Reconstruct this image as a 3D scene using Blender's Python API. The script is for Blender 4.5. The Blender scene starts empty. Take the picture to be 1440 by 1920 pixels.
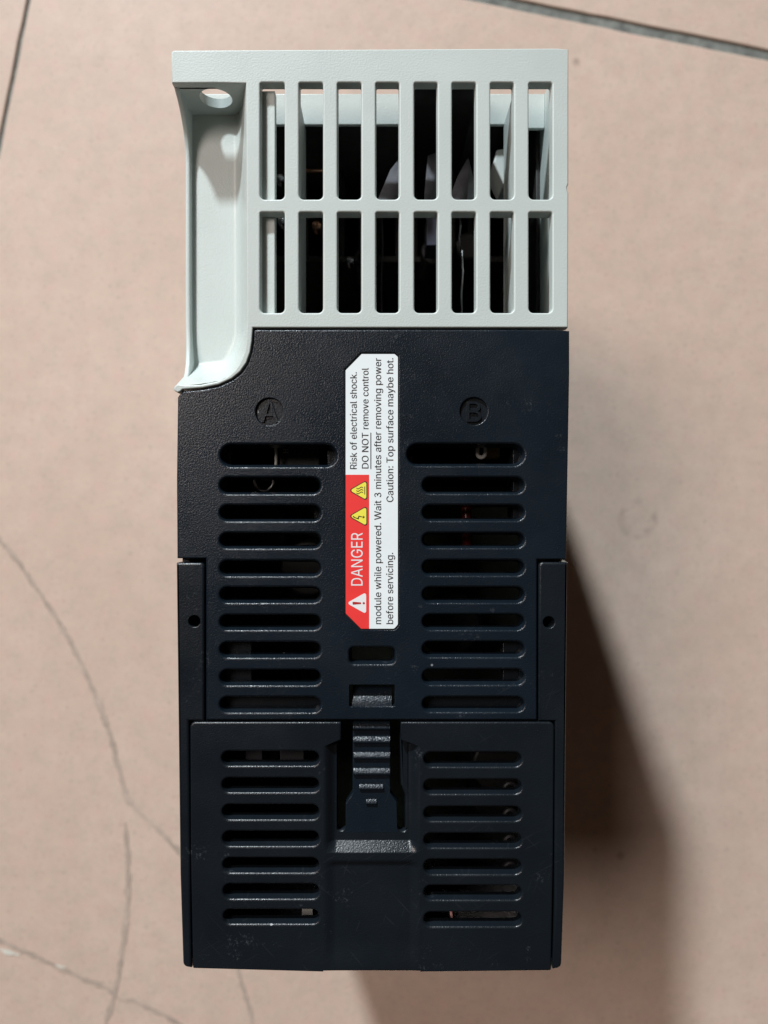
import bpy, bmesh, math, random
from mathutils import Vector, noise
from mathutils.geometry import tessellate_polygon, delaunay_2d_cdt

random.seed(7)
scene = bpy.context.scene
R = math.radians

# ------------------------------------------------------------------ camera, world, lamps, exposure
S = 1e-4            # metres per drawing unit on the drive's upper face
ZT = 0.120          # height of the drive standing on end
HC = 0.128          # camera height above the upper face
cam = bpy.data.cameras.new('camera')
cam_o = bpy.data.objects.new('camera', cam)
scene.collection.objects.link(cam_o)
cam_o.location = (0, 0, ZT + HC)
cam.sensor_fit = 'VERTICAL'; cam.sensor_height = 36; cam.sensor_width = 27; cam.lens = 24
cam.clip_start = 0.005; cam.clip_end = 50
cam.dof.use_dof = True; cam.dof.focus_distance = HC + 0.0005; cam.dof.aperture_fstop = 14
scene.camera = cam_o

world = bpy.data.worlds.new('World'); scene.world = world; world.use_nodes = True
bg = world.node_tree.nodes['Background']
bg.inputs['Color'].default_value = (1.0, 0.68, 0.50, 1); bg.inputs['Strength'].default_value = 0.034

def lamp(name, direction, dist, size, power, color):
    l = bpy.data.lights.new(name, 'AREA'); l.shape = 'DISK'; l.size = size; l.energy = power; l.color = color
    o = bpy.data.objects.new(name, l); scene.collection.objects.link(o)
    d = Vector(direction).normalized()
    o.location = Vector((0, 0, 0.06)) + d * dist
    o.rotation_euler = d.to_track_quat('Z', 'Y').to_euler()
    return o
lamp('main_lamp', (-70, 203, 118), 3.6, 0.25, 176, (0.86, 0.95, 1.0))
lamp('fill_lamp', (-74, 52, 120), 2.2, 0.86, 25, (1.0, 0.87, 0.80))

vs = scene.view_settings
vs.view_transform = 'Standard'; vs.look = 'None'; vs.exposure = 0.0; vs.gamma = 1.0; vs.use_curve_mapping = False
scene.cycles.max_bounces = 8

# ------------------------------------------------------------------ materials
def mat_new(name):
    m = bpy.data.materials.new(name); m.use_nodes = True
    nt = m.node_tree; b = nt.nodes['Principled BSDF']
    return m, nt, b
def N(nt, t, **kw):
    n = nt.nodes.new(t)
    for k, v in kw.items(): setattr(n, k, v)
    return n
def ramp(nt, src, p0, p1, c0=0.0, c1=1.0):
    r = N(nt, 'ShaderNodeMapRange'); r.clamp = True
    nt.links.new(src, r.inputs['Value'])
    for k, v in (('From Min', p0), ('From Max', p1), ('To Min', c0), ('To Max', c1)): r.inputs[k].default_value = v
    return r.outputs['Result']
def tex_noise(nt, co, scale, detail=2.0, rough=0.5):
    n = N(nt, 'ShaderNodeTexNoise'); n.inputs['Scale'].default_value = scale
    n.inputs['Detail'].default_value = detail; n.inputs['Roughness'].default_value = rough
    nt.links.new(co, n.inputs['Vector']); return n.outputs['Fac']
def mixc(nt, fac, a, b):
    m = N(nt, 'ShaderNodeMix', data_type='RGBA')
    if isinstance(fac, float): m.inputs['Factor'].default_value = fac
    else: nt.links.new(fac, m.inputs['Factor'])
    for s, v in (('A', a), ('B', b)):
        i = [x for x in m.inputs if x.name == s and x.type == 'RGBA'][0]
        if isinstance(v, tuple): i.default_value = v + (1,) if len(v) == 3 else v
        else: nt.links.new(v, i)
    return [x for x in m.outputs if x.type == 'RGBA'][0]
def mathn(nt, op, a, b=None):
    m = N(nt, 'ShaderNodeMath', operation=op)
    for i, v in enumerate((a, b)):
        if v is None: continue
        if isinstance(v, (int, float)): m.inputs[i].default_value = v
        else: nt.links.new(v, m.inputs[i])
    return m.outputs[0]

def plastic(name, col, rough, grain_scale, grain, dust, dust_col, wear_lo=0.85, wear_hi=1.15, spec=0.5):
    m, nt, b = mat_new(name)
    co = N(nt, 'ShaderNodeTexCoord').outputs['Object']
    g = tex_noise(nt, co, grain_scale, 2.0, 0.6)
    bump = N(nt, 'ShaderNodeBump'); bump.inputs['Strength'].default_value = grain; bump.inputs['Distance'].default_value = 0.00012
    nt.links.new(g, bump.inputs['Height']); nt.links.new(bump.outputs['Normal'], b.inputs['Normal'])
    big = tex_noise(nt, co, 55, 4.0, 0.6)
    v = ramp(nt, big, 0.3, 0.7, wear_lo, wear_hi)
    sc = N(nt, 'ShaderNodeVectorMath', operation='SCALE'); sc.inputs[0].default_value = col; nt.links.new(v, sc.inputs['Scale'])
    # dust: sparse specks, and faint scuffed patches
    vo = N(nt, 'ShaderNodeTexVoronoi'); vo.inputs['Scale'].default_value = 260; nt.links.new(co, vo.inputs['Vector'])
    wn = N(nt, 'ShaderNodeTexWhiteNoise'); wn.noise_dimensions = '3D'; nt.links.new(vo.outputs['Color'], wn.inputs['Vector'])
    size = ramp(nt, wn.outputs['Value'], 0.80, 1.0, 0.0, 0.075)
    spk = mathn(nt, 'LESS_THAN', vo.outputs['Distance'], size)
    patch = ramp(nt, tex_noise(nt, co, 120, 5.0, 0.75), 0.60, 0.76, 0.0, 1.0)
    gate = ramp(nt, tex_noise(nt, co, 1500, 3.0, 0.7), 0.52, 0.66, 0.0, 1.0)
    scuff = mathn(nt, 'MULTIPLY', mathn(nt, 'MULTIPLY', patch, gate), 0.18 * dust)
    for ang, sx, sy, lo in ((0.8, 150, 2600, 0.70), (-0.5, 110, 2400, 0.71), (1.9, 130, 2500, 0.71)):
        m1 = N(nt, 'ShaderNodeMapping'); m1.inputs['Rotation'].default_value = (0, 0, ang); nt.links.new(co, m1.inputs['Vector'])
        m2 = N(nt, 'ShaderNodeMapping'); m2.inputs['Scale'].default_value = (sx, sy, 40); nt.links.new(m1.outputs[0], m2.inputs['Vector'])
        sn = ramp(nt, tex_noise(nt, m2.outputs[0], 1.0, 1.0, 0.4), lo, lo + 0.05, 0.0, 0.014 * dust)
        scuff = mathn(nt, 'MAXIMUM', scuff, mathn(nt, 'MULTIPLY', sn, ramp(nt, tex_noise(nt, co, 35, 2.0), 0.48, 0.62)))
    fac = mathn(nt, 'MAXIMUM', mathn(nt, 'MULTIPLY', spk, 0.55 * dust), scuff)
    nt.links.new(mixc(nt, fac, sc.outputs[0], dust_col), b.inputs['Base Color'])
    rr = ramp(nt, tex_noise(nt, co, 90, 4.0, 0.6), 0.3, 0.7, rough - 0.06, rough + 0.08)
    nt.links.new(rr, b.inputs['Roughness'])
    b.inputs['Specular IOR Level'].default_value = spec
    return m
def simple(name, col, rough=0.5, metal=0.0, var=0.15, scale=400, bump_s=0.0):
    m, nt, b = mat_new(name)
    co = N(nt, 'ShaderNodeTexCoord').outputs['Object']
    n = tex_noise(nt, co, scale, 3.0, 0.6)
    nt.links.new(mixc(nt, ramp(nt, n, 0.3, 0.7), tuple(c * (1 - var) for c in col), tuple(min(1, c * (1 + var)) for c in col)), b.inputs['Base Color'])
    b.inputs['Roughness'].default_value = rough; b.inputs['Metallic'].default_value = metal
    if bump_s:
        bu = N(nt, 'ShaderNodeBump'); bu.inputs['Strength'].default_value = bump_s; bu.inputs['Distance'].default_value = 0.0001
        nt.links.new(n, bu.inputs['Height']); nt.links.new(bu.outputs['Normal'], b.inputs['Normal'])
    return m

M_BLACK = plastic('black_grained_plastic', (0.0062, 0.0108, 0.0165), 0.27, 3300, 0.60, 1.0, (0.35, 0.37, 0.40), spec=0.36)
M_BLACK2 = plastic('black_smoother_plastic', (0.0066, 0.0098, 0.0136), 0.29, 3300, 0.42, 1.3, (0.32, 0.34, 0.36), spec=0.42)
M_INNER = simple('black_inner_plastic', (0.011, 0.011, 0.013), 0.55, 0, 0.2, 900, 0.3)
M_GREY = plastic('pale_grey_plastic', (0.515, 0.572, 0.552), 0.40, 2800, 0.30, 0.8, (0.22, 0.21, 0.18), 0.96, 1.03)
M_LABEL = plastic('label_white', (0.80, 0.86, 0.88), 0.35, 260, 0.25, 0.3, (0.35, 0.34, 0.32), 0.97, 1.02)
M_RED = simple('label_red', (0.82, 0.048, 0.045), 0.35, 0, 0.04, 200)
M_YEL = simple('label_yellow', (0.86, 0.78, 0.085), 0.35, 0, 0.03, 200)
M_INK = simple('label_black_ink', (0.022, 0.024, 0.028), 0.4, 0, 0.1, 500)
M_WHT = simple('label_white_ink', (0.80, 0.80, 0.81), 0.35, 0, 0.02, 200)
M_MARK = simple('label_dark_red_ink', (0.42, 0.02, 0.02), 0.4, 0, 0.05, 200)
M_ALU = simple('dark_heat_sink_metal', (0.035, 0.033, 0.031), 0.55, 0.3, 0.25, 300)
M_FILM = simple('grey_insulating_film', (0.20, 0.205, 0.225), 0.28, 0.0, 0.2, 300)
M_PCB = simple('dark_circuit_board', (0.012, 0.022, 0.014), 0.5, 0, 0.3, 700)
M_COMP = simple('black_component', (0.006, 0.006, 0.006), 0.5, 0, 0.2, 500)
M_MUTE = simple('pale_component', (0.50, 0.50, 0.47), 0.45, 0, 0.1, 500)
M_RCAP = simple('red_component', (0.11, 0.012, 0.008), 0.25, 0, 0.2, 600)
M_YCMP = simple('ochre_component', (0.26, 0.19, 0.07), 0.5, 0, 0.2, 600)
M_COPPER = simple('copper_metal', (0.62, 0.34, 0.22), 0.3, 1.0, 0.1, 500)
M_STEEL = simple('steel_metal', (0.55, 0.56, 0.58), 0.25, 1.0, 0.1, 500)
M_WIRE = simple('pink_wire_sheath', (0.66, 0.36, 0.34), 0.4, 0, 0.1, 500)

KF = (HC + ZT) / HC      # floor units per upper-face unit
def FX(px): return (px - 720) * S * KF
def FY(py): return (960 - py) * S * KF

def tile_material():
    m, nt, b = mat_new('beige_pink_floor_tile')
    co = N(nt, 'ShaderNodeTexCoord').outputs['Object']
    n1 = tex_noise(nt, co, 14, 4.0, 0.6); n2 = tex_noise(nt, co, 120, 4.0, 0.7); n3 = tex_noise(nt, co, 700, 3.0, 0.6)
    mp = N(nt, 'ShaderNodeMapping'); mp.inputs['Location'].default_value = (3.1, 1.7, 0.4); nt.links.new(co, mp.inputs['Vector'])
    n4 = tex_noise(nt, mp.outputs[0], 170, 3.0, 0.6)
    base = mixc(nt, ramp(nt, n1, 0.3, 0.7), (0.560, 0.430, 0.348), (0.625, 0.490, 0.408))
    c = mixc(nt, ramp(nt, n2, 0.38, 0.68, 0.0, 0.6), base, (0.49, 0.388, 0.318))
    c = mixc(nt, ramp(nt, n4, 0.48, 0.72, 0.0, 0.6), c, (0.61, 0.42, 0.36))
    c = mixc(nt, ramp(nt, n3, 0.58, 0.74, 0.0, 0.5), c, (0.30, 0.235, 0.20))
    c = mixc(nt, ramp(nt, n3, 0.38, 0.24, 0.0, 0.45), c, (0.70, 0.62, 0.55))
    # a few darker spots and one ring-shaped old stain
    vo = N(nt, 'ShaderNodeTexVoronoi'); vo.inputs['Scale'].default_value = 38; nt.links.new(co, vo.inputs['Vector'])
    wn = N(nt, 'ShaderNodeTexWhiteNoise'); wn.noise_dimensions = '3D'; nt.links.new(vo.outputs['Color'], wn.inputs['Vector'])
    sz = ramp(nt, wn.outputs['Value'], 0.6, 1.0, 0.0, 0.09)
    spot = ramp(nt, mathn(nt, 'SUBTRACT', sz, vo.outputs['Distance']), 0.0, 0.04, 0.0, 0.5)
    c = mixc(nt, spot, c, (0.22, 0.165, 0.135))
    dist = N(nt, 'ShaderNodeVectorMath', operation='DISTANCE'); nt.links.new(co, dist.inputs[0])
    dist.inputs[1].default_value = (FX(1196), FY(973), 0.0)
    ring = mathn(nt, 'ABSOLUTE', mathn(nt, 'SUBTRACT', dist.outputs['Value'], 30 * S * KF))
    ringf = mathn(nt, 'MULTIPLY', ramp(nt, ring, 0.0, 0.0022, 0.5, 0.0), ramp(nt, tex_noise(nt, co, 160, 2.0), 0.40, 0.60))
    c = mixc(nt, ringf, c, (0.27, 0.21, 0.17))
    nt.links.new(c, b.inputs['Base Color'])
    b.inputs['Roughness'].default_value = 0.55; b.inputs['Specular IOR Level'].default_value = 0.3
    bu = N(nt, 'ShaderNodeBump'); bu.inputs['Strength'].default_value = 0.25; bu.inputs['Distance'].default_value = 0.0004
    nt.links.new(n2, bu.inputs['Height']); nt.links.new(bu.outputs['Normal'], b.inputs['Normal'])
    return m
M_TILE = tile_material()
M_GROUT = simple('grey_cement_grout', (0.165, 0.175, 0.160), 0.9, 0, 0.35, 260, 0.6)
M_CRACK = simple('crack_dirt', (0.42, 0.335, 0.28), 0.9, 0, 0.22, 120)
M_CHIP = simple('pale_chipped_glaze', (0.66, 0.65, 0.58), 0.6, 0, 0.1, 200)

# ------------------------------------------------------------------ mesh helpers (drawing units: x right, y down, depth in mm below the upper face)
def V(px, py, d, k=1.0):
    return ((px - 720) * S * k, (960 - py) * S * k, ZT - d * 1e-3)

def down(px, py, d):
    f = 1 + d / (HC * 1e3); return (720 + (px - 720) * f, 960 + (py - 960) * f)
def link(o, parent=None):
    scene.collection.objects.link(o)
    if parent: o.parent = parent
    return o
def finish(bm, name, mat, parent=None, angle=38, keep_flat=True):
    me = bpy.data.meshes.new(name)
    lim = R(angle)
    bm.normal_update()
    for e in bm.edges:
        lf = e.link_faces
        if len(lf) == 2 and (lf[0].smooth != lf[1].smooth or lf[0].normal.angle(lf[1].normal, 0) > lim): e.smooth = False
    bm.to_mesh(me); bm.free()
    if mat: me.materials.append(mat)
    return link(bpy.data.objects.new(name, me), parent)

def signed(pts): return sum(pts[i - 1][0] * pts[i][1] - pts[i][0] * pts[i - 1][1] for i in range(len(pts))) / 2
def orient(pts, ccw):
    return list(pts) if (signed(pts) > 0) == ccw else list(reversed(pts))

def arc_corner(pts, radii, seg=5):
    """round every corner of a polygon; radii is a number or a list"""
    out = []; n = len(pts)
    for i, p in enumerate(pts):
        r = radii if isinstance(radii, (int, float)) else radii[i]
        p = Vector(p); a = (Vector(pts[i - 1]) - p); b = (Vector(pts[(i + 1) % n]) - p)
        if r <= 0: out.append(tuple(p)); continue
        la, lb = a.length, b.length; a.normalize(); b.normalize()
        ang = a.angle(b)
        if ang > 3.1: out.append(tuple(p)); continue
        t = min(r / math.tan(ang / 2), la * 0.499, lb * 0.499); rr = t * math.tan(ang / 2)
        c = p + (a + b).normalized() * (rr / math.sin(ang / 2))
        v0 = p + a * t - c; v1 = p + b * t - c
        th = v0.angle_signed(v1)
        for k in range(seg + 1):
            q = v0.copy(); q.rotate(__import__('mathutils').Matrix.Rotation(-th * k / seg, 2)); out.append(tuple(c + q))
    return out
def rect(x0, y0, x1, y1, r=0, seg=5): return arc_corner([(x0, y0), (x1, y0), (x1, y1), (x0, y1)], r, seg)
def circle(cx, cy, r, n=32): return [(cx + r * math.cos(2 * math.pi * i / n), cy + r * math.sin(2 * math.pi * i / n)) for i in range(n)]
def dense(p, q, n): return [(p[0] + (q[0] - p[0]) * i / n, p[1] + (q[1] - p[1]) * i / n) for i in range(n)]

def plate_bm(contours, d0, thick, k=1.0, bm=None, seg=4, bottom=True):
    """contours[0] is the outer outline, the rest holes; each is (points, bevel_mm, draft_mm) or with a function of the point for the bevel"""
    bm = bm or bmesh.new(); top_loops = []; bot_loops = []
    for ci, c in enumerate(contours):
        pts, r, draft = (list(c) + [0.0, 0.0])[:3]
        P = orient([((x - 720) * S * k, (960 - y) * S * k) for x, y in pts], ci == 0)
        # drop duplicates
        Q = [p for i, p in enumerate(P) if (Vector(p) - Vector(P[i - 1])).length > 1e-7]
        n = len(Q); off = []
        for i in range(n):
            e0 = (Vector(Q[i]) - Vector(Q[i - 1])).normalized(); e1 = (Vector(Q[(i + 1) % n]) - Vector(Q[i])).normalized()
            n0 = Vector((e0.y, -e0.x)); n1 = Vector((e1.y, -e1.x)); m = n0 + n1
            if m.length < 1e-6: m = n0
            m.normalize(); m /= max(0.45, m.dot(n0)); off.append(m)
        rr = [(r(720 + q[0] / (S * k), 960 - q[1] / (S * k)) if callable(r) else r) * 1e-3 for q in Q]
        rings = []; z0 = ZT - d0 * 1e-3
        steps = [(math.sin(t * math.pi / 2 / seg) - 1, 1 - math.cos(t * math.pi / 2 / seg)) for t in range(seg + 1)]
        for so, sd in steps:
            rings.append([bm.verts.new((Q[i][0] + off[i].x * so * rr[i], Q[i][1] + off[i].y * so * rr[i], z0 - sd * rr[i])) for i in range(n)])
        rings.append([bm.verts.new((Q[i][0] + off[i].x * draft * 1e-3, Q[i][1] + off[i].y * draft * 1e-3, z0 - thick * 1e-3)) for i in range(n)])
        for a, b in zip(rings, rings[1:]):
            for i in range(n):
                j = (i + 1) % n
                try: f = bm.faces.new((a[i], b[i], b[j], a[j])); f.smooth = True
                except ValueError: pass
        top_loops.append(rings[0]); bot_loops.append(rings[-1])
    for loops, up in ((top_loops, True), (bot_loops, False)):
        if not up and not bottom: continue
        flat = [v for l in loops for v in l]
        for t in tessellate_polygon([[v.co.copy().to_2d().to_3d() for v in l] for l in loops]):
            vs_ = [flat[i] for i in t]
            nrm = (vs_[1].co - vs_[0].co).cross(vs_[2].co - vs_[0].co)
            if nrm.length < 1e-14: continue
            if (nrm.z > 0) != up: vs_.reverse()
            try: bm.faces.new(vs_)
            except ValueError: pass
    return bm
def plate(name, contours, d0, thick, mat, parent, k=1.0, seg=4):
    return finish(plate_bm(contours, d0, thick, k, None, seg), name, mat, parent)

def split_regions(bm, regions, xcuts, ycuts):
    """cut a moulding along straight lines and take the faces inside each region out into a bmesh of its own"""
    for x in xcuts:
        bmesh.ops.bisect_plane(bm, geom=bm.verts[:] + bm.edges[:] + bm.faces[:], plane_co=((x - 720) * S, 0, 0), plane_no=(1, 0, 0), dist=1e-8)
    for y in ycuts:
        bmesh.ops.bisect_plane(bm, geom=bm.verts[:] + bm.edges[:] + bm.faces[:], plane_co=(0, (960 - y) * S, 0), plane_no=(0, 1, 0), dist=1e-8)
    out = []
    for (x0, y0, x1, y1) in regions:
        sel = []
        for f in bm.faces:
            c = f.calc_center_median(); x = 720 + c.x / S; y = 960 - c.y / S
            if x0 < x < x1 and y0 < y < y1: sel.append(f)
        nb = bmesh.new(); vm = {}
        for f in sel:
            vv = []
            for v in f.verts:
                if v not in vm: vm[v] = nb.verts.new(v.co)
                vv.append(vm[v])
            try:
                g = nb.faces.new(vv); g.smooth = f.smooth
            except ValueError: pass
        bmesh.ops.delete(bm, geom=sel, context='FACES')
        out.append(nb)
    return out

def box_bm(x0, y0, d0, x1, y1, d1, bm=None, r=0.0):
    return plate_bm([(rect(x0, y0, x1, y1), r, 0)], d0, d1 - d0, 1.0, bm, 2)
def box(name, x0, y0, d0, x1, y1, d1, mat, parent, r=0.15):
    return finish(box_bm(x0, y0, d0, x1, y1, d1, None, r), name, mat, parent)

def grid_bm(xs, ys, depth, bm=None, k=1.0):
    """height field over xs(y) columns; xs is a list or function of y"""
    bm = bm or bmesh.new(); rows = []
    for y in ys:
        row = xs(y) if callable(xs) else xs
        rows.append([bm.verts.new(V(x, y, depth(x, y), k)) for x in row])
    for a, b in zip(rows, rows[1:]):
        for i in range(len(a) - 1):
            f = bm.faces.new((a[i], b[i], b[i + 1], a[i + 1])); f.smooth = True
    return bm
def lin(a, b, n): return [a + (b - a) * i / n for i in range(n + 1)]
def sstep(a, b, x):
    t = max(0.0, min(1.0, (x - a) / (b - a))); return t * t * (3 - 2 * t)

def tube(name, pts, rad, mat, parent, n=10):
    """round bar through drawing-unit points (x, y, depth), radius in mm"""
    bm = bmesh.new(); P = [Vector(V(*p)) for p in pts]; rings = []
    for i, p in enumerate(P):
        t = (P[min(i + 1, len(P) - 1)] - P[max(i - 1, 0)]).normalized()
        a = t.orthogonal().normalized() if i == 0 else (rings_a - t * rings_a.dot(t)).normalized()
        rings_a = a; b = t.cross(a)
        rings.append([bm.verts.new(p + (a * math.cos(2 * math.pi * j / n) + b * math.sin(2 * math.pi * j / n)) * rad * 1e-3) for j in range(n)])
    for a, b in zip(rings, rings[1:]):
        for j in range(n):
            f = bm.faces.new((a[j], a[(j + 1) % n], b[(j + 1) % n], b[j])); f.smooth = True
    bm.faces.new(list(reversed(rings[0]))); bm.faces.new(rings[-1])
    bmesh.ops.recalc_face_normals(bm, faces=bm.faces)
    return finish(bm, name, mat, parent)

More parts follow.
